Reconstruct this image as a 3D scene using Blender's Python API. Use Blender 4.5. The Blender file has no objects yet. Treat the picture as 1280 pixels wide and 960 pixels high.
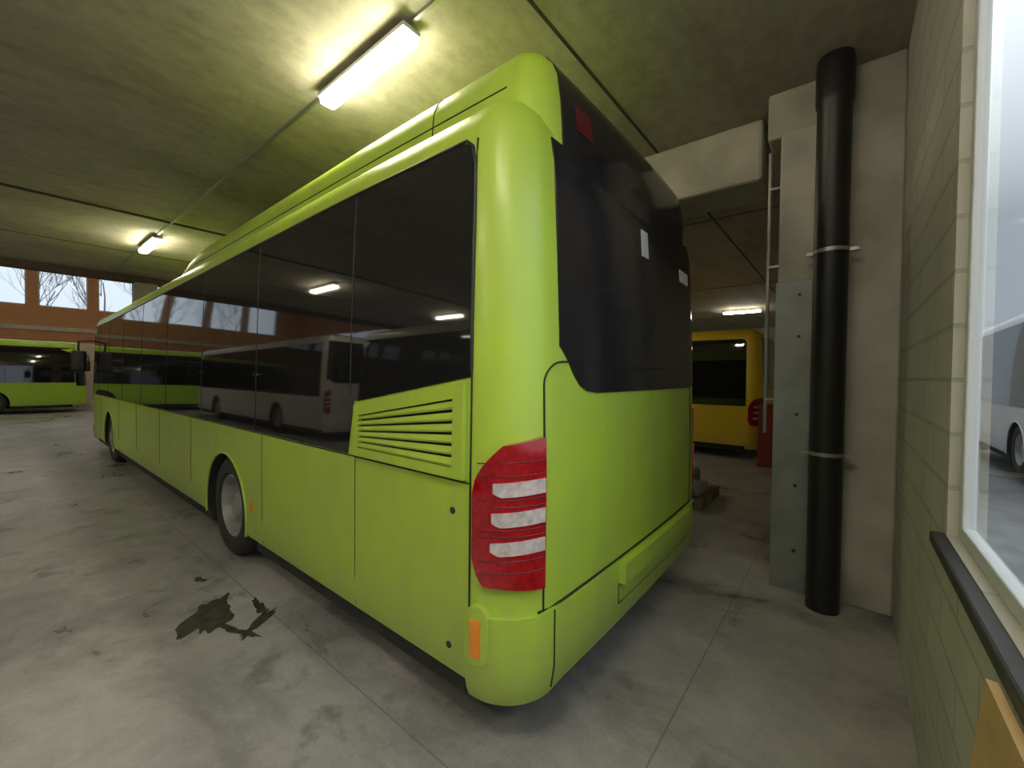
import bpy, bmesh, math, random
from mathutils import Vector, Matrix
random.seed(4)
scene=bpy.context.scene
scene.view_settings.view_transform='Standard'
D=bpy.data
# ------------------------------------------------------------ materials
def newmat(name):
    m=D.materials.new(name); m.use_nodes=True
    nt=m.node_tree; b=nt.nodes['Principled BSDF']
    return m,nt,b
def simple(name,col,rough=.5,metal=0,coat=0,emis=None,es=0,noise=0,nscale=4,bump=0,spec=.5):
    m,nt,b=newmat(name)
    b.inputs['Base Color'].default_value=(*col,1)
    b.inputs['Roughness'].default_value=rough
    b.inputs['Metallic'].default_value=metal
    b.inputs['Coat Weight'].default_value=coat
    b.inputs['Coat Roughness'].default_value=.08
    b.inputs['Specular IOR Level'].default_value=spec
    if emis:
        b.inputs['Emission Color'].default_value=(*emis,1); b.inputs['Emission Strength'].default_value=es
    tc=nt.nodes.new('ShaderNodeTexCoord')
    n=nt.nodes.new('ShaderNodeTexNoise'); n.inputs['Scale'].default_value=nscale; n.inputs['Detail'].default_value=6
    nt.links.new(tc.outputs['Object'],n.inputs['Vector'])
    if noise:
        r=nt.nodes.new('ShaderNodeValToRGB')
        r.color_ramp.elements[0].position=.3; r.color_ramp.elements[1].position=.7
        r.color_ramp.elements[0].color=(*[c*(1-noise) for c in col],1)
        r.color_ramp.elements[1].color=(*[min(1,c*(1+noise*.6)) for c in col],1)
        nt.links.new(n.outputs['Fac'],r.inputs[0]); nt.links.new(r.outputs[0],b.inputs['Base Color'])
    if bump:
        bp=nt.nodes.new('ShaderNodeBump'); bp.inputs['Strength'].default_value=bump; bp.inputs['Distance'].default_value=.02
        nt.links.new(n.outputs['Fac'],bp.inputs['Height']); nt.links.new(bp.outputs[0],b.inputs['Normal'])
    return m
def N(nt,t,**k):
    n=nt.nodes.new(t)
    for a,v in k.items(): setattr(n,a,v)
    return n
def mth(nt,op,a,b=None):
    n=nt.nodes.new('ShaderNodeMath'); n.operation=op
    for i,v in enumerate([a,b]):
        if v is None: continue
        if isinstance(v,(int,float)): n.inputs[i].default_value=v
        else: nt.links.new(v,n.inputs[i])
    return n.outputs[0]
def ramp(nt,src,stops):
    r=nt.nodes.new('ShaderNodeValToRGB'); e=r.color_ramp.elements
    while len(e)<len(stops): e.new(.5)
    for i,(p,c) in enumerate(stops):
        e[i].position=p; e[i].color=(*c,1)
    nt.links.new(src,r.inputs[0]); return r.outputs[0]
def mix(nt,f,a,b,bt='MIX'):
    n=nt.nodes.new('ShaderNodeMix'); n.data_type='RGBA'; n.blend_type=bt
    for i,v in ((0,f),(6,a),(7,b)):
        if isinstance(v,(int,float)): n.inputs[i].default_value=v
        elif isinstance(v,tuple): n.inputs[i].default_value=(*v,1)
        else: nt.links.new(v,n.inputs[i])
    return n.outputs[2]
def noise(nt,vec,scale,detail=5,rough=.55,dist=0):
    n=nt.nodes.new('ShaderNodeTexNoise'); n.inputs['Scale'].default_value=scale; n.inputs['Detail'].default_value=detail
    n.inputs['Roughness'].default_value=rough; n.inputs['Distortion'].default_value=dist
    nt.links.new(vec,n.inputs['Vector']); return n.outputs['Fac']
def mapping(nt,vec,scale=(1,1,1),loc=(0,0,0)):
    n=nt.nodes.new('ShaderNodeMapping'); n.inputs['Scale'].default_value=scale; n.inputs['Location'].default_value=loc
    nt.links.new(vec,n.inputs['Vector']); return n.outputs[0]

def mat_floor():
    m,nt,b=newmat('floor_concrete')
    tc=N(nt,'ShaderNodeTexCoord').outputs['Object']
    n1=noise(nt,tc,.55,8,.6,.3); n2=noise(nt,tc,2.6,9,.7,.2); n3=noise(nt,mapping(nt,tc,(1.1,.6,1),(3,7,0)),1.0,8,.65,.5)
    c=ramp(nt,n1,[(.3,(.35,.34,.34)),(.5,(.45,.437,.44)),(.72,(.55,.537,.535))])
    c=mix(nt,.55,c,ramp(nt,n2,[(.3,(.42,.42,.42)),(.65,(1,1,1))]),'MULTIPLY')
    st=ramp(nt,n3,[(.50,(0,0,0)),(.62,(1,1,1))])
    c=mix(nt,mth(nt,'MULTIPLY',st,.65),c,(.17,.163,.16))
    wt=ramp(nt,noise(nt,tc,.9,7,.65,.4),[(.56,(0,0,0)),(.72,(1,1,1))])
    c=mix(nt,mth(nt,'MULTIPLY',wt,.3),c,(.66,.65,.65))
    ds=ramp(nt,noise(nt,mapping(nt,tc,(1,1,1),(11,3,0)),2.2,7,.65,.3),[(.57,(0,0,0)),(.66,(1,1,1))])
    c=mix(nt,mth(nt,'MULTIPLY',ds,.6),c,(.12,.112,.108))
    fn=noise(nt,tc,38,5,.7)
    c=mix(nt,.35,c,ramp(nt,fn,[(.35,(.7,.7,.7)),(.6,(1,1,1))]),'MULTIPLY')
    sp=N(nt,'ShaderNodeSeparateXYZ'); nt.links.new(tc,sp.inputs[0])
    def line(o,x0,per):
        a=mth(nt,'FRACT',mth(nt,'ADD',mth(nt,'DIVIDE',mth(nt,'SUBTRACT',o,x0),per),100.5))
        a=mth(nt,'MULTIPLY',mth(nt,'ABSOLUTE',mth(nt,'SUBTRACT',a,.5)),per)
        return mth(nt,'LESS_THAN',a,.0045)
    l=mth(nt,'MAXIMUM',line(sp.outputs[0],-.11,5.0),line(sp.outputs[1],-.40,5.0))
    c=mix(nt,mth(nt,'MULTIPLY',l,.5),c,(.10,.10,.095))
    nt.links.new(c,b.inputs['Base Color'])
    nt.links.new(ramp(nt,n3,[(.35,(.55,.55,.55)),(.65,(.25,.25,.25))]),b.inputs['Roughness'])
    bp=N(nt,'ShaderNodeBump'); bp.inputs['Strength'].default_value=.15; bp.inputs['Distance'].default_value=.01
    nt.links.new(n2,bp.inputs['Height']); nt.links.new(bp.outputs[0],b.inputs['Normal'])
    return m
def mat_ceiling():
    m,nt,b=newmat('ceiling_concrete')
    tc=N(nt,'ShaderNodeTexCoord').outputs['Object']
    n1=noise(nt,mapping(nt,tc,(.5,1.4,1)),1.0,8,.62,.4); n2=noise(nt,mapping(nt,tc,(1,3.0,1)),3,8,.7)
    n3=noise(nt,tc,.5,4,.5); n4=noise(nt,tc,7,8,.7,.4)
    c=ramp(nt,n1,[(.3,(.37,.345,.285)),(.5,(.45,.42,.35)),(.7,(.52,.49,.415))])
    c=mix(nt,.45,c,ramp(nt,n2,[(.35,(.66,.66,.66)),(.6,(1,1,1))]),'MULTIPLY')
    c=mix(nt,.4,c,ramp(nt,n3,[(.35,(.66,.61,.55)),(.6,(1,1,1))]),'MULTIPLY')
    c=mix(nt,.35,c,ramp(nt,n4,[(.38,(.62,.58,.52)),(.55,(1,1,1))]),'MULTIPLY')
    nt.links.new(c,b.inputs['Base Color']); b.inputs['Roughness'].default_value=.8
    bp=N(nt,'ShaderNodeBump'); bp.inputs['Strength'].default_value=.25; bp.inputs['Distance'].default_value=.01
    nt.links.new(n2,bp.inputs['Height']); nt.links.new(bp.outputs[0],b.inputs['Normal'])
    return m
def mat_brick(name,c1,c2,mortar,bw,bh,ms,axis='xz',bump=.4,rough=.8):
    m,nt,b=newmat(name)
    tc=N(nt,'ShaderNodeTexCoord').outputs['Object']
    sp=N(nt,'ShaderNodeSeparateXYZ'); nt.links.new(tc,sp.inputs[0])
    cb=N(nt,'ShaderNodeCombineXYZ')
    nt.links.new(sp.outputs['XYZ'.index(axis[0].upper())],cb.inputs[0]); nt.links.new(sp.outputs[2],cb.inputs[1])
    br=N(nt,'ShaderNodeTexBrick'); nt.links.new(cb.outputs[0],br.inputs['Vector'])
    br.inputs['Color1'].default_value=(*c1,1); br.inputs['Color2'].default_value=(*c2,1); br.inputs['Mortar'].default_value=(*mortar,1)
    br.inputs['Scale'].default_value=1; br.inputs['Brick Width'].default_value=bw; br.inputs['Row Height'].default_value=bh
    br.inputs['Mortar Size'].default_value=ms; br.inputs['Mortar Smooth'].default_value=.3
    n=noise(nt,tc,3,6,.6)
    c=mix(nt,.35,br.outputs['Color'],ramp(nt,n,[(.3,(.6,.6,.58)),(.65,(1,1,1))]),'MULTIPLY')
    nt.links.new(c,b.inputs['Base Color']); b.inputs['Roughness'].default_value=rough
    bp=N(nt,'ShaderNodeBump'); bp.inputs['Strength'].default_value=bump; bp.inputs['Distance'].default_value=.01; bp.invert=True
    h=mth(nt,'ADD',br.outputs['Fac'],mth(nt,'MULTIPLY',noise(nt,tc,40,4),.35))
    nt.links.new(h,bp.inputs['Height']); nt.links.new(bp.outputs[0],b.inputs['Normal'])
    return m
def mat_paint(name,col):
    m,nt,b=newmat(name)
    tc=N(nt,'ShaderNodeTexCoord').outputs['Object']
    n=noise(nt,mapping(nt,tc,(1,1,.6)),2.2,7,.65,.4); n2=noise(nt,tc,9,6,.7)
    d=tuple(c*.80+.045 for c in col)
    c=mix(nt,ramp(nt,n,[(.4,(0,0,0)),(.75,(1,1,1))]),col,d)
    n4=noise(nt,mapping(nt,tc,(3,3,.6)),1.4,8,.7,.5)
    c=mix(nt,mth(nt,'MULTIPLY',ramp(nt,n4,[(.45,(0,0,0)),(.75,(1,1,1))]),.35),c,tuple(x*.6+.09 for x in col))
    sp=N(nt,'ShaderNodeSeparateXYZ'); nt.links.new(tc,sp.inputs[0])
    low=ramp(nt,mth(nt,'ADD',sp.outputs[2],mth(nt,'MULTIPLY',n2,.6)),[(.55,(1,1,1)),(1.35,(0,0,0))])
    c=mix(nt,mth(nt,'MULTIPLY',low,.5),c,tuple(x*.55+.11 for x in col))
    nt.links.new(c,b.inputs['Base Color'])
    nt.links.new(ramp(nt,n2,[(.3,(.32,.32,.32)),(.7,(.52,.52,.52))]),b.inputs['Roughness'])
    b.inputs['Coat Weight'].default_value=.2; b.inputs['Coat Roughness'].default_value=.2
    return m
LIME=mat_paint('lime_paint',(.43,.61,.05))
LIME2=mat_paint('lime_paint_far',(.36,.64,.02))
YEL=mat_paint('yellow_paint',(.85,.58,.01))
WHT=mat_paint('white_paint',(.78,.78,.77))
GLS=simple('dark_tinted_glass',(.012,.012,.013),.035,spec=.85)
def mat_rearglass():
    m,nt,b=newmat('rear_dark_glass')
    tc=N(nt,'ShaderNodeTexCoord').outputs['Object']
    n=noise(nt,mapping(nt,tc,(2.5,1,.5)),2,6,.6,.3)
    nt.links.new(ramp(nt,n,[(.3,(.013,.012,.014)),(.7,(.026,.024,.028))]),b.inputs['Base Color'])
    b.inputs['Roughness'].default_value=.12
    return m
RGL=mat_rearglass()
BLK=simple('black_plastic',(.015,.015,.016),.45)
SEAM=simple('seam_rubber',(.02,.022,.012),.7)
UND=simple('underbody',(.03,.03,.03),.8,noise=.4)
TYRE=simple('tyre_rubber',(.035,.035,.035),.75,noise=.3,nscale=12)
RIM=simple('rim_steel',(.36,.36,.37),.45,metal=.2,noise=.25,nscale=8)
RED=simple('tail_red',(.38,.003,.012),.12,coat=.8,noise=.35,nscale=40)
REDB=simple('brake_red',(.12,.012,.02),.2)
CLR=simple('tail_clear',(.60,.53,.53),.18,coat=.8,noise=.3,nscale=30)
ORG=simple('amber_lens',(.9,.28,.01),.2,coat=.5)
LBL=simple('label_white',(.7,.72,.75),.5)
CONC=simple('column_concrete',(.46,.44,.385),.85,noise=.28,nscale=2.2,bump=.3)
BEAM=simple('beam_concrete',(.38,.36,.30),.85,noise=.3,nscale=2.0,bump=.3)
DARKW=simple('dark_beam',(.10,.065,.045),.7)
PIPE=simple('pipe_black',(.012,.012,.013),.42,noise=.4,nscale=3)
STEEL=simple('guard_steel',(.25,.265,.265),.5,metal=.2,noise=.25,nscale=3)
GALV=simple('galvanised',(.32,.32,.31),.45,metal=.7)
FRM=simple('window_frame',(.55,.58,.60),.4)
SILL=simple('sill_dark',(.05,.05,.05),.5,noise=.3)
WOOD=simple('plywood',(.50,.34,.14),.6,noise=.25,nscale=5)
OIL=simple('oil_stain',(.07,.06,.052),.45,noise=.5,nscale=14,bump=.3)
LAMP=simple('lamp_diffuser',(1,1,.9),.4,emis=(1,.905,.66),es=66)
LAMPH=simple('lamp_housing',(.6,.6,.58),.5)
REDC=simple('cabinet_red',(.26,.035,.02),.5)
BARK=simple('bark',(.16,.15,.15),.9)
ASPH=simple('asphalt',(.30,.30,.30),.8,noise=.3,nscale=2)
PLASTER=simple('plaster',(.5,.47,.40),.85,noise=.2)
def mat_glass():
    m,nt,b=newmat('clear_glass')
    out=nt.nodes['Material Output']; nt.nodes.remove(b)
    t=N(nt,'ShaderNodeBsdfTransparent'); t.inputs[0].default_value=(.93,.97,.97,1)
    g=N(nt,'ShaderNodeBsdfGlossy'); g.inputs['Roughness'].default_value=.02
    f=N(nt,'ShaderNodeFresnel'); f.inputs[0].default_value=1.25
    mx=N(nt,'ShaderNodeMixShader'); nt.links.new(mth(nt,'MULTIPLY',f.outputs[0],.6),mx.inputs[0]); nt.links.new(t.outputs[0],mx.inputs[1]); nt.links.new(g.outputs[0],mx.inputs[2])
    nt.links.new(mx.outputs[0],out.inputs[0]); return m
CG=mat_glass()

# ------------------------------------------------------------ helpers
def link(o,parent=None):
    scene.collection.objects.link(o)
    if parent: o.parent=parent
    return o
def empty(name,mw=None):
    e=D.objects.new(name,None); e.empty_display_size=.3; link(e)
    if mw: e.matrix_world=mw
    return e
def mesh(name,verts,faces,mat,parent=None,smooth=None,mats=None,fm=None):
    me=D.meshes.new(name); me.from_pydata(verts,[],faces)
    for mm in (mats or [mat]): me.materials.append(mm)
    if fm:
        for p,i in zip(me.polygons,fm): p.material_index=i
    if smooth is True: smooth=[True]*len(me.polygons)
    if smooth: me.polygons.foreach_set('use_smooth',smooth)
    me.update()
    return link(D.objects.new(name,me),parent)
def fixn(o):
    bm=bmesh.new(); bm.from_mesh(o.data); bmesh.ops.recalc_face_normals(bm,faces=bm.faces); bm.to_mesh(o.data); bm.free(); return o
def boxes(name,lst,mat,parent=None,bevel=0):
    bm=bmesh.new()
    for (x0,y0,z0,x1,y1,z1) in lst:
        r=bmesh.ops.create_cube(bm,size=1)
        for v in r['verts']:
            v.co=Vector(((x0+x1)/2+v.co.x*(x1-x0),(y0+y1)/2+v.co.y*(y1-y0),(z0+z1)/2+v.co.z*(z1-z0)))
    if bevel: bmesh.ops.bevel(bm,geom=bm.edges[:],offset=bevel,segments=2,affect='EDGES',profile=.5)
    me=D.meshes.new(name); bm.to_mesh(me); bm.free(); me.materials.append(mat)
    return link(D.objects.new(name,me),parent)
def curve(name,pts,r,mat,parent=None,cyc=False,res=3):
    cu=D.curves.new(name,'CURVE'); cu.dimensions='3D'; cu.bevel_depth=r; cu.bevel_resolution=res; cu.use_fill_caps=True
    s=cu.splines.new('POLY'); s.points.add(len(pts)-1); s.use_cyclic_u=cyc
    for p,q in zip(s.points,pts): p.co=(*q,1)
    s.use_smooth=True
    cu.materials.append(mat); return link(D.objects.new(name,cu),parent)
def lathe(name,prof,mat,parent,origin,axis='x',seg=48,sharp=35):
    vs=[];fs=[]
    for i in range(seg):
        t=2*math.pi*i/seg
        for r,a in prof:
            if axis=='x': vs.append((origin[0]+a,origin[1]+r*math.cos(t),origin[2]+r*math.sin(t)))
            else: vs.append((origin[0]+r*math.cos(t),origin[1]+r*math.sin(t),origin[2]+a))
    n=len(prof)
    for i in range(seg):
        j=(i+1)%seg
        for k in range(n-1): fs.append((i*n+k,i*n+k+1,j*n+k+1,j*n+k))
    o=mesh(name,vs,fs,mat,parent,True)
    bm=bmesh.new(); bm.from_mesh(o.data); bmesh.ops.remove_doubles(bm,verts=bm.verts,dist=1e-5); bmesh.ops.recalc_face_normals(bm,faces=bm.faces); bm.to_mesh(o.data); bm.free()
    o.data.set_sharp_from_angle(angle=math.radians(sharp))
    return o
def lerp(tab,z):
    if z<=tab[0][0]: return tab[0][1]
    for (a,va),(b,vb) in zip(tab,tab[1:]):
        if z<=b: return va+(vb-va)*(z-a)/(b-a)
    return tab[-1][1]
def clamp(v): return max(0,min(1,v))

# ------------------------------------------------------------ bus
W=2.70
INS=[(.24,.05),(.30,.02),(.42,0),(1.3,0),(2.0,.012),(2.85,.04),(3.0,.062),(3.08,.10),(3.14,.16),(3.17,.24),(3.18,.34)]
LEAN=[(1.4,0),(2.6,.015),(3.1,.03),(3.5,.06)]
class Surf:
    def __init__(s,W,L,R,Rf,ins,ox=0,oy=0,bow=.025,Rr=None):
        s.W,s.L,s.R,s.Rf,s.ins,s.ox,s.oy,s.bow=W,L,R,Rf,ins,ox,oy,bow
        s.Rr=Rr or R; s.A2=math.pi*s.Rr/2
        s.A=math.pi*R/2; s.Af=math.pi*Rf/2; s.Ls=L-R-Rf; s.Lr=L-s.Rr-Rf; s.rear=W-R-s.Rr; s.front=W-2*Rf
        s.right0=s.A+s.A2+s.rear
    def P(s,t):
        R,Rf,W,L,Rr=s.R,s.Rf,s.W,s.L,s.Rr
        if t<-s.Ls:
            u=-t-s.Ls
            if u<=s.Af:
                p=math.pi/2-u/Rf; return (Rf-Rf*math.sin(p),L-Rf+Rf*math.cos(p),-math.sin(p),math.cos(p))
            return (Rf+(u-s.Af),L,0,1)
        if t<=0: return (0,R-t,-1,0)
        if t<=s.A:
            a=t/R; return (R-R*math.cos(a),R-R*math.sin(a),-math.cos(a),-math.sin(a))
        t-=s.A
        if t<=s.rear: return (R+t,0,0,-1)
        t-=s.rear
        if t<=s.A2:
            a=t/Rr; return (W-Rr+Rr*math.sin(a),Rr-Rr*math.cos(a),math.sin(a),-math.cos(a))
        t-=s.A2
        if t<=s.Lr: return (W,Rr+t,1,0)
        t-=s.Lr
        if t<=s.Af:
            a=t/Rf; return (W-Rf+Rf*math.cos(a),L-Rf+Rf*math.sin(a),math.cos(a),math.sin(a))
        t-=s.Af
        return (W-Rf-t,L,0,1)
    def S(s,t,z,off=0):
        x,y,nx,ny=s.P(t); i=lerp(s.ins,z)-off
        x-=nx*i; y-=ny*i
        u=(x-s.W/2)/(s.W/2)
        w=clamp(1-y/.8); w=w*w*(3-2*w)
        y0=y
        y+=lerp(LEAN,z)*w - s.bow*(1-u*u)*w
        wf=clamp(1-(s.L-y)/1.2)
        if s.L>7.3 : y-=(lerp(LEAN,z)*4 + .10*u*u)*wf
        if z>1.9: z-=.13*clamp((y0+s.oy-1.5)/9)*clamp((z-1.9)/.95)
        return (x+s.ox,y+s.oy,z)
    def samples(s,step=.5):
        out=[]
        def seg(a,b,n):
            for i in range(n): out.append(a+(b-a)*i/n)
        seg(-s.Ls,0,max(2,int(s.Ls/step))); seg(0,s.A,12); seg(s.A,s.A+s.rear,8); seg(s.A+s.rear,s.right0,10)
        seg(s.right0,s.right0+s.Lr,max(2,int(s.Lr/step))); q=s.right0+s.Lr
        seg(q,q+s.Af,10); seg(q+s.Af,q+s.Af+s.front,8)
        q2=-s.Ls-s.Af
        seg(q2,-s.Ls,10)
        return out
def ringbody(name,sf,zs,mat,parent,zmap=None):
    ss=sf.samples(); vs=[];fs=[]
    for z in zs:
        for t in ss:
            p=sf.S(t,z); vs.append(zmap(p) if zmap else p)
    n=len(ss)
    for k in range(len(zs)-1):
        for i in range(n):
            j=(i+1)%n; fs.append((k*n+i,k*n+j,(k+1)*n+j,(k+1)*n+i))
    fs.append(tuple(range(n))[::-1]); fs.append(tuple((len(zs)-1)*n+i for i in range(n)))
    o=mesh(name,vs,fs,mat,parent,True); fixn(o); return o
def panel(name,sf,s0,s1,ns,zlo,zhi,nz,off,mat,parent,depth=.02,sval=None):
    lo=zlo if callable(zlo) else (lambda s:zlo); hi=zhi if callable(zhi) else (lambda s:zhi)
    vs=[];fs=[];sm=[]
    S=sval or [s0+(s1-s0)*i/ns for i in range(ns+1)]; ns=len(S)-1
    for t in S:
        a,b=lo(t),hi(t)
        for k in range(nz+1): vs.append(sf.S(t,a+(b-a)*k/nz,off))
    m=nz+1
    for i in range(ns):
        for k in range(nz): fs.append((i*m+k,(i+1)*m+k,(i+1)*m+k+1,i*m+k+1)); sm.append(True)
    bd=[(i,0) for i in range(ns+1)]+[(ns,k) for k in range(1,nz+1)]+[(i,nz) for i in range(ns-1,-1,-1)]+[(0,k) for k in range(nz-1,0,-1)]
    b0=len(vs)
    for i,k in bd:
        t=S[i]; z=lo(t)+(hi(t)-lo(t))*k/nz
        vs.append(sf.S(t,z,off)); vs.append(sf.S(t,z,off-depth))
    q=len(bd)
    for i in range(q):
        j=(i+1)%q; fs.append((b0+2*i,b0+2*i+1,b0+2*j+1,b0+2*j)); sm.append(False)
    return mesh(name,vs,fs,mat,parent,sm)
def seam(name,sf,pts,mat,parent,r=.004,off=.001,n=14):
    out=[]
    for (a,za),(b,zb) in zip(pts,pts[1:]):
        for i in range(n): out.append(sf.S(a+(b-a)*i/n,za+(zb-za)*i/n,off))
    out.append(sf.S(*pts[-1],off)); return curve(name,out,r,mat,parent,res=1)

def wheel(parent,yw,side,dual,n):
    x0=.035 if side=='L' else W-.035; sg=1 if side=='L' else -1
    o=(x0,yw,.49)
    t=[(.30,.03),(.33,.005),(.40,0),(.445,.012),(.475,.035),(.49,.06),(.49,.24),(.475,.27),(.40,.30),(.30,.29)]
    lathe(f'tyre_{n}',[(r,a*sg) for r,a in t],TYRE,parent,o)
    if dual: p=[(.305,.028),(.295,.02),(.28,.05),(.27,.15),(.235,.19),(.20,.19),(.17,.175),(.12,.17),(.115,.07),(.09,.055),(.001,.05)]
    else: p=[(.305,.028),(.295,.02),(.28,.05),(.265,.10),(.23,.06),(.19,.025),(.15,.02),(.11,.03),(.105,-.01),(.08,-.02),(.001,-.02)]
    lathe(f'rim_{n}',[(r,a*sg) for r,a in p],RIM,parent,o)
    bm=bmesh.new()
    for i in range(10):
        a=2*math.pi*i/10; rr=.145
        xx=(.155 if dual else .005)*sg
        r=bmesh.ops.create_cone(bm,segments=6,radius1=.016,radius2=.014,depth=.04,cap_ends=True,matrix=Matrix.Translation((x0+xx,yw+rr*math.cos(a),.49+rr*math.sin(a)))@Matrix.Rotation(math.pi/2,4,'Y'))
    me=D.meshes.new('bolts'); bm.to_mesh(me); bm.free(); me.materials.append(GALV); link(D.objects.new(f'wheel_bolts_{n}',me),parent)

def build_bus(name,paint,L,mw,full=True,wheels=(3.62,10.25),fairing=True,belt=1.30):
    root=empty(name,mw)
    sf=Surf(W,L,.28,.35,INS,Rr=.17)
    body=ringbody('body',sf,[.34,.38,.42,.7,1.0,1.3,1.65,2.0,2.4,2.85,2.93,3.0,3.04,3.08,3.11,3.14,3.16,3.17,3.18],paint,root)
    bm=bmesh.new()
    AR=.56
    for yw in wheels:
        for xc in (.15,W-.15):
            bmesh.ops.create_cone(bm,segments=48,radius1=AR,radius2=AR,depth=.7,cap_ends=True,matrix=Matrix.Translation((xc,yw,.46))@Matrix.Rotation(math.pi/2,4,'Y'))
    me=D.meshes.new('cut'); bm.to_mesh(me); bm.free(); cut=link(D.objects.new('cut',me))
    body.parent=None
    md=body.modifiers.new('b','BOOLEAN'); md.object=cut; md.solver='EXACT'; md.operation='DIFFERENCE'
    bpy.context.view_layer.update()
    ev=body.evaluated_get(bpy.context.evaluated_depsgraph_get()); nm=D.meshes.new_from_object(ev)
    body.modifiers.clear(); body.data=nm; D.objects.remove(cut); body.parent=root
    nm.materials.clear(); nm.materials.append(paint); nm.materials.append(UND)
    for p in nm.polygons:
        c=p.center; p.material_index=0
        for yw in wheels:
            if .015<c.x<W-.015 and c.z<1.05 and (c.y-yw)**2+(c.z-.46)**2<(AR+.01)**2: p.material_index=1; p.use_smooth=False
    nm.set_sharp_from_angle(angle=math.radians(30))
    w=wheels
    boxes('underbody',[(.06,.35,.20,W-.06,w[0]-.6,.36),(.6,w[0]-.61,.22,W-.6,w[0]+.61,.36),(.06,w[0]+.6,.20,W-.06,w[1]-.6,.36),(.6,w[1]-.61,.22,W-.6,w[1]+.61,.36),(.06,w[1]+.6,.22,W-.06,L-.5,.36)],UND,root,.02)
    for i,yw in enumerate(wheels):
        for j,sd in enumerate('LR'):
            wheel(root,yw,sd,i==0,2*i+j+1)
            xx=-.003 if sd=='L' else W+.003
            pts=[(xx,yw+(AR)*math.cos(a),.46+AR*math.sin(a)) for a in [math.pi*(-.07+1.14*k/30) for k in range(31)]]
            curve(f'arch_lip_{2*i+j+1}',pts,.012,paint,root)
    A=sf.A
    Y=lambda y: sf.R-y
    YR=lambda y: sf.right0+(y-sf.Rr)
    top=2.92
    def glo(s):
        y=sf.R-s
        if full and y<1.30: return 1.79-.155*(y-.3)/.95
        if full and y<1.36: return 1.635-(1.635-belt)*(y-1.30)/.06
        return belt
    ya,yb=.29,L-.28
    def ghi(s):
        y=sf.R-s; d=y-ya
        return top-(.10*(1-math.sqrt(max(0,1-(1-d/.10)**2))) if d<.10 else 0)
    sv=[Y(yb-(yb-1.6)*i/30) for i in range(31)]+[Y(v) for v in (1.5,1.4,1.36,1.33,1.30,1.25,1.0,.7,.5,.42,.39,.37,.35,.33,.315,.30,.292,.29)]
    panel('side_glass_left',sf,0,0,0,glo,ghi,6,.006,GLS,root,sval=sv)
    panel('side_glass_right',sf,YR(.4),YR(yb),20,belt,top,6,.006,GLS,root)
    if full:
        for i,y in enumerate((1.34,2.85,4.35,5.85,7.35,8.85,10.3,11.5)):
            seam(f'pane_joint_{i+1}',sf,[(Y(y),belt if y>1.35 else 1.66),(Y(y),top)],BLK,root,.0035,.006,6)
        seam('window_gutter',sf,[(Y(yb),top+.012),(Y(.36),top+.012),(Y(.31),top-.03),(Y(.285),top-.12),(Y(.282),1.82)],BLK,root,.009,.004,24)
    qe=sf.right0+sf.Lr
    panel('windscreen',sf,-sf.Ls-.02,-sf.Ls-sf.Af-sf.front+.02,24,1.15,2.75,6,.006,GLS,root)
    panel('windscreen_edge',sf,qe+.03,qe+sf.Af,10,1.15,2.75,6,.006,GLS,root)
    panel('destination_sign',sf,-sf.Ls-.25,-sf.Ls-sf.Af-sf.front+.1,16,2.78,2.98,2,.006,BLK,root)
    for k,(a,b) in enumerate(((.15,.42),(sf.Af+sf.front-.15,sf.Af+sf.front-.42))):
        panel(f'headlight_{k+1}',sf,-sf.Ls-min(a,b),-sf.Ls-max(a,b),8,.68,.88,3,.012,CLR,root)
    panel('front_bumper',sf,-sf.Ls-.02,-sf.Ls-sf.Af-sf.front,16,.28,.58,3,.015,paint,root,.05)
    for sx,nm_ in ((-1,'left'),(1,'right')):
        bx=-.20 if sx<0 else W+.20; ex=.12 if sx<0 else W-.12
        curve('mirror_arm_'+nm_,[(ex,L-.25,2.50),(bx,L-.05,2.48),(bx,L-.02,2.25)],.022,BLK,root)
        boxes('mirror_'+nm_,[(bx-.13,L-.12,1.78,bx+.13,L+.02,2.27)],BLK,root,.05)
    if fairing:
        prof=[(2.6,0),(3.2,.010),(3.34,.022),(3.41,.048),(3.46,.09),(3.49,.145),(3.50,.22)]
        f2=Surf(W-.40,6.7,.20,.3,prof,ox=.23,oy=.035,bow=.02,Rr=.17)
        def zm(p):
            x,y,z=p
            if z>3.05 and y>5.7: z=3.05+(z-3.05)*clamp(1-(y-5.7)/.95)
            return (x,y,z)
        zz=[2.75,2.9,3.05,3.2,3.28,3.34,3.38,3.41,3.435,3.46,3.475,3.49,3.50]
        f=ringbody('roof_fairing',f2,zz,paint,root,zm); f.data.set_sharp_from_angle(angle=math.radians(40))
        seam('fairing_joint',f2,[(-.62,3.10),(-.62,3.46)],SEAM,root,.004)
        seam('fairing_ridge',f2,[(-5.3,3.26),(-.02,3.26)],SEAM,root,.004)
        seam('roof_gutter',sf,[(Y(7.6),3.15),(Y(.5),3.15)],SEAM,root,.010,0.0,30)
        panel('rear_glass_upper',f2,f2.A*.95,f2.right0-f2.A2*.3,30,2.80,3.46,10,.008,RGL,root)
        panel('high_brake_light',f2,f2.A+.12,f2.A+.28,4,3.10,3.24,2,.012,REDB,root)
    x2s=lambda x: A+(x-sf.R)
    RT=[(.30,1.96),(.34,1.935),(.38,1.895),(.41,1.86),(.45,1.805),(.51,1.75),(.58,1.722),(.69,1.71)]
    def rlo(s):
        x=s-A+sf.R
        if x<.69: return lerp(RT,x)
        e=W-.30
        if x>e: return 1.71+.10*clamp((x-e)/.25)**2
        return 1.71
    rs=[x2s(v) for v in (.325,.34,.36,.38,.395,.41,.43,.45,.48,.51,.54,.58,.63,.69)]
    rs+=[rs[-1]+(sf.right0-sf.A2*.3-rs[-1])*i/30 for i in range(1,31)]
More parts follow.
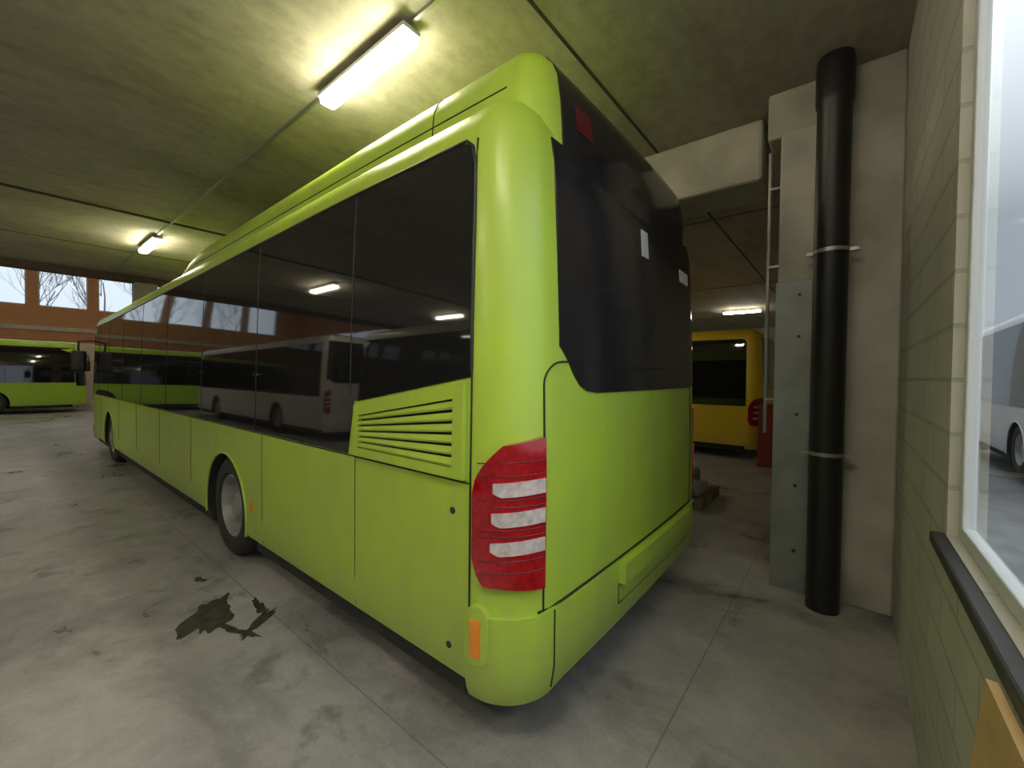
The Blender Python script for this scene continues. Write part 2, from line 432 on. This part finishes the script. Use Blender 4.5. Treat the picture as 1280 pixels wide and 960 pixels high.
    panel('rear_glass',sf,0,0,0,rlo,2.97,10,.008,RGL,root,sval=rs)
    seam('rear_glass_joint',sf,[(x2s(.52),1.86),(x2s(W-.2),1.86)],BLK,root,.003,.008)
    if full:
        panel('glass_label',sf,x2s(1.36),x2s(1.47),2,2.62,2.80,2,.013,LBL,root)
        for i in range(5): panel(f'fleet_mark_{i+1}',sf,x2s(2.20)+i*.05,x2s(2.20)+i*.05+.034,1,2.60,2.70,1,.013,LBL,root)
    blo=lambda s:.27+.03*clamp((s-A)/.1)
    panel('rear_bumper',sf,-.02,sf.right0+.02,60,blo,.69,8,.016,paint,root,.05)
    hs=.365
    if full:
        c=[(hs,.70),(hs,1.76)]+[(hs+.14*(1-math.cos(a)),1.76+.11*math.sin(a)) for a in [math.pi/2*k/6 for k in range(1,7)]]+[(x2s(.405),1.872)]
        seam('hatch_seam_left',sf,c,SEAM,root,.005,.002,4)
        seam('hatch_seam_bottom',sf,[(hs-.03,.70),(x2s(W-.24),.70)],SEAM,root,.006,.004)
        seam('hatch_seam_right',sf,[(x2s(W-.24),.70),(x2s(W-.24),1.73)],SEAM,root,.004,.002)
        seam('bumper_seam',sf,[(hs+.06,.69),(hs+.06,.31)],SEAM,root,.004,.017)
        panel('bumper_step',sf,x2s(.95),x2s(W-.38),20,.56,.685,3,.060,paint,root,.055)
        panel('bumper_step_plate',sf,x2s(1.0),x2s(W-.43),20,.44,.555,2,.019,paint,root,.01)
        seam('step_edge_bottom',sf,[(x2s(.95),.436),(x2s(W-.38),.436)],SEAM,root,.003,.017)
        seam('step_edge_side',sf,[(x2s(.945),.56),(x2s(.945),.436)],SEAM,root,.003,.017)
        seam('corner_seam',sf,[(0.0,.36),(0.0,2.92)],SEAM,root,.005,.003)
        seam('belt_seam',sf,[(0.0,1.29),(Y(L-.5),1.29)],SEAM,root,.004,.002)
        for i,y in enumerate((1.28,2.72,4.75,6.2,7.7,9.2,11.2)):
            seam(f'panel_seam_{i+1}',sf,[(Y(y),.36),(Y(y),1.29)],SEAM,root,.0025,.001,4)
        for i,(y,z) in enumerate(((.40,1.14),(.42,.47))):
            lathe(f'panel_lock_{i+1}',[(.017,.004),(.017,-.004),(.012,-.006),(.001,-.006)],UND,root,(0,y,z),seg=16)
        g0,g1=.31,1.26
        gt=lambda y:1.765-.155*(y-.3)/.95
        panel('grille_back',sf,Y(g1-.03),Y(g0+.02),10,1.33,lambda s:gt(sf.R-s)-.03,2,.003,BLK,root)
        panel('grille_frame_top',sf,Y(g1),Y(g0),10,lambda s:gt(sf.R-s)-.065,lambda s:gt(sf.R-s),1,.030,paint,root,.03)
        panel('grille_frame_bottom',sf,Y(g1),Y(g0),10,1.305,1.355,1,.030,paint,root,.03)
        panel('grille_frame_front',sf,Y(g1),Y(g1-.05),1,1.305,gt(g1),1,.031,paint,root,.03)
        panel('grille_frame_rear',sf,Y(g0+.07),Y(g0),1,1.305,gt(g0),1,.031,paint,root,.03)
        nsl=6
        vs=[];fs=[]
        for i in range(nsl):
            f0=(i+.0)/nsl; f1=(i+.74)/nsl
            def zz_(y,f): return 1.36+(gt(y)-.06-1.36)*f
            ring=[]
            for y in (g0+.065,g1-.045):
                a=zz_(y,f0);b=zz_(y,f1)
                ring.append([(-.022,y,a),(-.028,y,a+.010),(-.011,y,b),(-.004,y,b-.008)])
            k=len(vs); vs+=ring[0]+ring[1]
            for e in range(4): fs.append((k+e,k+(e+1)%4,k+4+(e+1)%4,k+4+e))
            fs.append((k,k+3,k+2,k+1)); fs.append((k+4,k+5,k+6,k+7))
        fixn(mesh('grille_slats',vs,fs,paint,root))
        panel('marker_housing',sf,-.0,.115,8,lambda s:.47+.05*abs((s-.0575)/.0575)**3,lambda s:.74-.05*abs((s-.0575)/.0575)**3,6,.036,paint,root,.04)
        panel('marker_lens',sf,.035,.082,5,.51,.68,3,.042,ORG,root)
        panel('arch_reflector',sf,Y(2.98),Y(2.93),1,.58,.68,1,.01,ORG,root)
    def lamp(flip,n):
        k0=sf.A2/sf.A if flip else 1
        eo=.034 if not flip else .010
        def m(u): return u if not flip else sf.right0-u*k0
        def im(s): return s if not flip else (sf.right0-s)/k0
        a,b=.035,.352
        def lo(s):
            u=im(s)
            return .84+.12*clamp((.10-u)/.065)**2 - .015*clamp((u-.15)/.2)
        def hi(s):
            u=im(s)
            return 1.26+.22*clamp((u-a)/.13)**.55+.04*clamp((u-.15)/.2)
        sv=[m(a+(b-a)*(k/24)) for k in range(25)]
        if flip: sv=sv[::-1]
        panel(f'tail_light_{n}',sf,0,0,0,lo,hi,10,eo,RED,root,.04,sval=sv)
        def band(z0,z1,u0,nm2):
            sv=[m(u0+(.345-u0)*(k/12)) for k in range(13)]
            if flip: sv=sv[::-1]
            sl=lambda s:.02*clamp((im(s)-u0)/.2)
            panel(nm2,sf,0,0,0,lambda s:z0+sl(s)+ .022*clamp(1-(im(s)-u0)/.03),lambda s:z1+sl(s),3,eo+.006,CLR,root,.01,sval=sv)
        band(1.250,1.315,.130,f'reflector_top_{n}')
        band(1.115,1.180,.125,f'reflector_mid_{n}')
        band(.985,1.045,.120,f'reflector_low_{n}')
        for k,z in enumerate((.90,.955,1.065,1.095,1.20,1.232,1.34,1.40)):
            seam(f'lens_rib_{n}_{k}',sf,[(m(.06),z),(m(.345),z+.02)],REDB,root,.003,eo,8)
    lamp(False,1); lamp(True,2)
    return root

I=Matrix.Identity(4)
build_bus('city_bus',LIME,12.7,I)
def placed(x,y,ang,sz=1): return Matrix.Translation((x,y,0))@Matrix.Rotation(math.radians(ang),4,'Z')@Matrix.Diagonal((1,1,sz,1))
build_bus('city_bus',LIME2,12,placed(-10.8,27.9,-90),False,wheels=(3.3,9.2),fairing=False)
build_bus('city_bus',YEL,12,placed(8.85,.34,0,.91),False,wheels=(3.3,9.2),fairing=False)
build_bus('city_bus',WHT,12,placed(-7.1,10.2,0),False,wheels=(3.3,9.2),fairing=False)
build_bus('city_bus',WHT,7.6,placed(-6.9,1.0,0),False,wheels=(2.0,5.6),fairing=False)
build_bus('city_bus',WHT,8,placed(8.6,-3.6,-90),False,wheels=(2.2,6),fairing=False)

# ------------------------------------------------------------ room
YW=-1.385; TW=.07
ZC=4.25
XL,XR=-12,22; YM=13.2; YF=29.2; ZH=8.6
boxes('floor',[(XL,YW-TW,-.2,XR,YF,0)],mat_floor())
CEIL=mat_ceiling()
c=boxes('ceiling',[(XL,YW,ZC,XR,YM,ZC+.4)],CEIL)
boxes('ceiling_high',[(XL,YM,ZH,XR,YF,ZH+.2)],PLASTER)
BW=mat_brick('painted_block',(.49,.48,.425),(.455,.445,.395),(.36,.35,.31),.6,.2,.010)
WX0,WX1,WZ0,WZ1=-2.2,.83,1.22,3.75
boxes('wall_right',[(XL,YW-TW,0,WX0,YW,ZC+.4),(WX1,YW-TW,0,XR,YW,ZC+.4),(WX0,YW-TW,0,WX1,YW,WZ0),(WX0,YW-TW,WZ1,WX1,YW,ZC+.4)],BW)
w=empty('window_1')
boxes('frame',[(WX1-.05,YW-.065,WZ0,WX1,YW-.03,WZ1),(WX0,YW-.065,WZ0,WX0+.05,YW-.03,WZ1),(WX0+.05,YW-.065,WZ0,WX1-.05,YW-.03,WZ0+.05),(WX0+.05,YW-.065,WZ1-.05,WX1-.05,YW-.03,WZ1),(-1.0,YW-.065,WZ0+.05,-.95,YW-.03,WZ1-.05)],FRM,w,.005)
mesh('pane',[(WX0+.05,YW-.05,WZ0+.05),(WX1-.05,YW-.05,WZ0+.05),(WX1-.05,YW-.05,WZ1-.05),(WX0+.05,YW-.05,WZ1-.05)],[(0,1,2,3)],CG,w)
boxes('sill',[(WX0-.05,YW-.025,WZ0-.05,WX1+.06,YW+.04,WZ0-.005)],SILL,w,.008)
OB=mat_brick('orange_brick',(.60,.25,.11),(.50,.20,.09),(.45,.3,.2),.22,.07,.010)
segs=[(XL,YF,0,XR,YF+.3,4.9),(XL,YF,6.8,XR,YF+.3,ZH)]
fx=[]
x=-.1-2.05*5
while x<XR-2:
    fx.append(x); x+=2.05
prev=XL
for a in fx:
    segs.append((prev,YF,4.9,a,YF+.3,6.8)); prev=a+1.7
segs.append((prev,YF,4.9,XR,YF+.3,6.8))
boxes('wall_far',segs,OB)
boxes('trim_1',[(XL,YF-.06,3.75,XR,YF,3.95)],PLASTER)
boxes('baseboard_far',[(XL,YF-.04,0,XR,YF,3.2)],simple('cream_wall',(.62,.54,.46),.8,noise=.1))
for i,a in enumerate(fx):
    w=empty(f'window_{i+2}')
    boxes('frame',[(a,YF+.05,4.9,a+.06,YF+.12,6.8),(a+1.64,YF+.05,4.9,a+1.7,YF+.12,6.8),(a,YF+.05,4.9,a+1.7,YF+.12,4.96),(a,YF+.05,6.74,a+1.7,YF+.12,6.8)],FRM,w)
    mesh('pane',[(a+.06,YF+.08,4.96),(a+1.64,YF+.08,4.96),(a+1.64,YF+.08,6.74),(a+.06,YF+.08,6.74)],[(0,1,2,3)],CG,w)
boxes('wall_left',[(XL-.3,YW,0,XL,1,ZC+.4),(XL-.3,1,0,XL,12,1.6),(XL-.3,1,3.6,XL,12,ZC+.4),(XL-.3,12,0,XL,15,ZH),(XL-.3,15,5,XL,27.5,ZH),(XL-.3,27.5,0,XL,YF,ZH)],OB)
boxes('wall_back',[(XR,YW,0,XR+.3,YM,ZC+.4),(XR,YM,0,XR+.3,YF,ZH)],PLASTER)
boxes('wall_bulkhead',[(XL,YM,ZC+.4,XR,YM+.3,ZH)],OB)
boxes('trim_2',[(XL,YM-.05,ZC-.16,XR,YM+.3,ZC+.4)],DARKW)
boxes('trim_3',[(XL,y-.012,ZC-.006,XR,y+.012,ZC) for y in (.58,10.4)]+[(XL,7.57,ZC-.02,XR,7.63,ZC)]+[(x-.01,YW,ZC-.006,x+.01,YM,ZC) for x in (5.6,11,17)],simple('joint_dark',(.05,.045,.035),.9))
col=empty('concrete_column')
boxes('shaft',[(2.84,YW,0,3.35,-.60,3.90)],CONC,col,.015)
boxes('capital',[(2.84,YW,3.86,3.45,-.50,ZC)],BEAM,col,.02)
boxes('ceiling_beam',[(3.15,-.42,3.68,3.75,YM-.05,ZC)],BEAM,None,.035)
g=empty('steel_guard_plate')
boxes('plate',[(2.827,-.945,0,2.839,-.590,2.62)],STEEL,g,.002)
bm=bmesh.new()
for z in (.35,.9,1.5,2.15,2.5):
    bmesh.ops.create_cone(bm,segments=8,radius1=.014,radius2=.012,depth=.02,cap_ends=True,matrix=Matrix.Translation((2.820,-.76,z))@Matrix.Rotation(math.pi/2,4,'Y'))
me=D.meshes.new('bolts'); bm.to_mesh(me); bm.free(); me.materials.append(BLK); link(D.objects.new('bolts',me),g)
p=empty('drain_pipe')
PX,PY=2.66,-.965
lathe('pipe',[(.001,0),(.110,0),(.110,3.88),(.119,3.90),(.122,3.93),(.122,4.2),(.115,ZC),(.001,ZC)],PIPE,p,(PX,PY,0),'z',32)
for i,z in enumerate((1.22,2.78)):
    lathe(f'clamp_{i+1}',[(.111,z-.014),(.116,z-.014),(.116,z+.014),(.111,z+.014)],GALV,p,(PX,PY,0),'z',32)
    boxes(f'clamp_lug_{i+1}',[(PX-.02,PY-.17,z-.013,PX+.02,PY-.112,z+.013),(PX-.02,PY+.112,z-.013,PX+.02,PY+.155,z+.013)],GALV,p)
t=empty('vertical_conduit')
curve('tube',[(3.05,-.50,1.3),(3.05,-.50,3.62),(3.05,-.50,3.84)],.016,GALV,t)
boxes('clips',[(3.03,-.598,z,3.07,-.49,z+.02) for z in (1.6,2.8,3.5)],GALV,t)
rc=empty('hose_cabinet')
boxes('box',[(8.35,.02,0,8.65,.32,1.27)],REDC,rc,.01)
boxes('door',[(8.335,.045,.06,8.35,.295,1.21)],REDC,rc,.004)
boxes('handle',[(8.32,.07,.6,8.337,.09,.75)],BLK,rc,.003)
pl=empty('wooden_pallet')
px_,py_=4.55,.40
bx=[]
for i in range(5): bx.append((px_,py_+i*.19,.12,px_+1,py_+.12+i*.19,.145))
for i in range(3): bx.append((px_+i*.43,py_,.09,px_+.1+i*.43,py_+.88,.12)); bx+= [(px_+i*.43,py_+j*.39,.02,px_+.1+i*.43,py_+.1+j*.39,.09) for j in range(3)]
for i in range(3): bx.append((px_,py_+i*.39,0,px_+1,py_+.1+i*.39,.02))
boxes('boards',bx,simple('pallet_wood',(.30,.22,.14),.8,noise=.3),pl)
boxes('sacks',[(px_+.1,py_+.06,.145,px_+.6,py_+.5,.30),(px_+.4,py_+.25,.145,px_+.9,py_+.8,.42)],simple('sack',(.35,.33,.3),.8,noise=.3),pl,.05)
o=boxes('plywood_board',[(-1.0,-.012,0,-.10,.006,1.18)],WOOD)
o.location=(0,YW+.16,0.002); o.rotation_euler=(math.radians(5.0),0,0)
boxes('cable_conduit',[(.418,YW,ZC-.026,.442,YM-.05,ZC)],GALV)
def luminaire(x,y,z,l=1.2):
    e=empty('fluorescent_lamp',Matrix.Translation((x,y,z)))
    boxes('housing',[(-.075,0,-.055,.075,l,-.02)],LAMPH,e,.008)
    boxes('diffuser',[(-.065,.02,-.115,.065,l-.02,-.05)],LAMP,e,.022)
    boxes('hangers',[(-.02,.25,-.02,.02,.29,0),(-.02,l-.29,-.02,.02,l-.25,0)],GALV,e)
for x,y in ((.43,1.3),(.43,8.5),(-3.6,1.3),(-3.6,8.5),(-7.8,1.3),(-7.8,8.5),(15.3,1.3),(8.2,8.5),(12.4,6.5),(6.2,4.9),(-1.9,-1.3)):  # unseen lamps added for fill light: nearer left row, bus-hidden ones, last entry
    luminaire(x,y,ZC-.03)
for x in (-7,0,7,14):
    for y in (16.5,22.5): luminaire(x,y,ZH,1.5)
boxes('concrete_column',[(.85,YM-.1,0,1.30,YM+.3,ZC-.16)],BEAM,None,.02)

# ------------------------------------------------------------ oil stain
def blob(name,cx,cy,rx,ry,seed,mat,n=46,ang=0,z=.004,parent=None):
    rnd=random.Random(seed); ph=[rnd.uniform(0,6.28) for _ in range(6)]
    vs=[(cx,cy,z)];
    for i in range(n):
        t=2*math.pi*i/n
        r=1+.22*math.sin(2*t+ph[0])+.18*math.sin(3*t+ph[1])+.12*math.sin(5*t+ph[2])+.10*math.sin(9*t+ph[3])+.05*math.sin(14*t+ph[4])
        x=rx*r*math.cos(t); y=ry*r*math.sin(t)
        vs.append((cx+x*math.cos(ang)-y*math.sin(ang),cy+x*math.sin(ang)+y*math.cos(ang),z))
    return mesh(name,vs,[(0,i+1,(i+1)%n+1) for i in range(n)],mat,parent)
e=empty('oil_stain')
blob('puddle_1',-.42,2.55,.12,.30,3,OIL,ang=-.5,parent=e)
blob('puddle_2',-.22,2.18,.035,.22,8,OIL,ang=-.9,parent=e,z=.005)
blob('puddle_3',-.36,2.20,.03,.18,5,OIL,ang=.3,parent=e,z=.006)
blob('puddle_4',-.14,2.40,.03,.14,9,OIL,ang=-.2,parent=e,z=.007)
blob('puddle_5',-.30,3.25,.03,.07,12,OIL,parent=e)

# ------------------------------------------------------------ outside
boxes('ground_outside',[(-90,-90,-.3,90,110,-.21)],ASPH)
def tree(x,y,h,seed):
    rnd=random.Random(seed)
    cu=D.curves.new('bare_tree','CURVE'); cu.dimensions='3D'; cu.bevel_depth=1; cu.bevel_resolution=1
    def br(p,d,l,r,k):
        s=cu.splines.new('POLY'); s.points.add(3); q=p.copy(); dd=d.copy()
        for i in range(4):
            s.points[i].co=(*q,1); s.points[i].radius=r*(1-.15*i)
            dd=(dd+Vector((rnd.uniform(-.15,.15),rnd.uniform(-.15,.15),.05))).normalized(); q=q+dd*l/3
        if k==0: return
        for j in range(4 if k>1 else 5):
            v=(dd+Vector((rnd.uniform(-1,1),rnd.uniform(-1,1),rnd.uniform(-.1,.8)))*.75).normalized()
            br(p+(q-p)*rnd.uniform(.45,1),v,l*rnd.uniform(.55,.75),r*.5,k-1)
    br(Vector((x,y,-.22)),Vector((0,0,1)),h*.45,.13,4)
    cu.materials.append(BARK); link(D.objects.new('bare_tree',cu))
for i,(x,y,h) in enumerate(((-6,44,10),(0,48,11),(4.5,44,10),(-12,47,11),(9,46,10),(22,-16,9),(30,-12,9))): tree(x,y,h,i+1)

# ------------------------------------------------------------ world
wd=D.worlds.new('overcast'); scene.world=wd; wd.use_nodes=True
nt=wd.node_tree; bg=nt.nodes['Background']
tc=N(nt,'ShaderNodeTexCoord'); sp=N(nt,'ShaderNodeSeparateXYZ'); nt.links.new(tc.outputs['Generated'],sp.inputs[0])
cr=ramp(nt,sp.outputs[2],[(.0,(.40,.45,.51)),(.25,(.44,.49,.55)),(.50,(1.3,1.36,1.45))])
nt.links.new(cr,bg.inputs[0]); bg.inputs[1].default_value=2.0

# ------------------------------------------------------------ camera
f=520.; az=math.radians(51.12); pitch=math.radians(1.16); roll=math.radians(.6)
F0=Vector((math.sin(az),math.cos(az),0)); R0=Vector((math.cos(az),-math.sin(az),0)); U0=Vector((0,0,1))
F=F0*math.cos(pitch)-U0*math.sin(pitch); U=U0*math.cos(pitch)+F0*math.sin(pitch)
R=R0*math.cos(roll)+U*math.sin(roll); U2=U*math.cos(roll)-R0*math.sin(roll)
cam=D.cameras.new('camera'); cam.lens=f/1280*36; cam.sensor_width=36; cam.clip_start=.02; cam.clip_end=300
co=link(D.objects.new('camera',cam))
M=Matrix((R,U2,-F)).transposed().to_4x4(); M.translation=Vector((-1.392,-1.085,1.80)); co.matrix_world=M
scene.camera=co
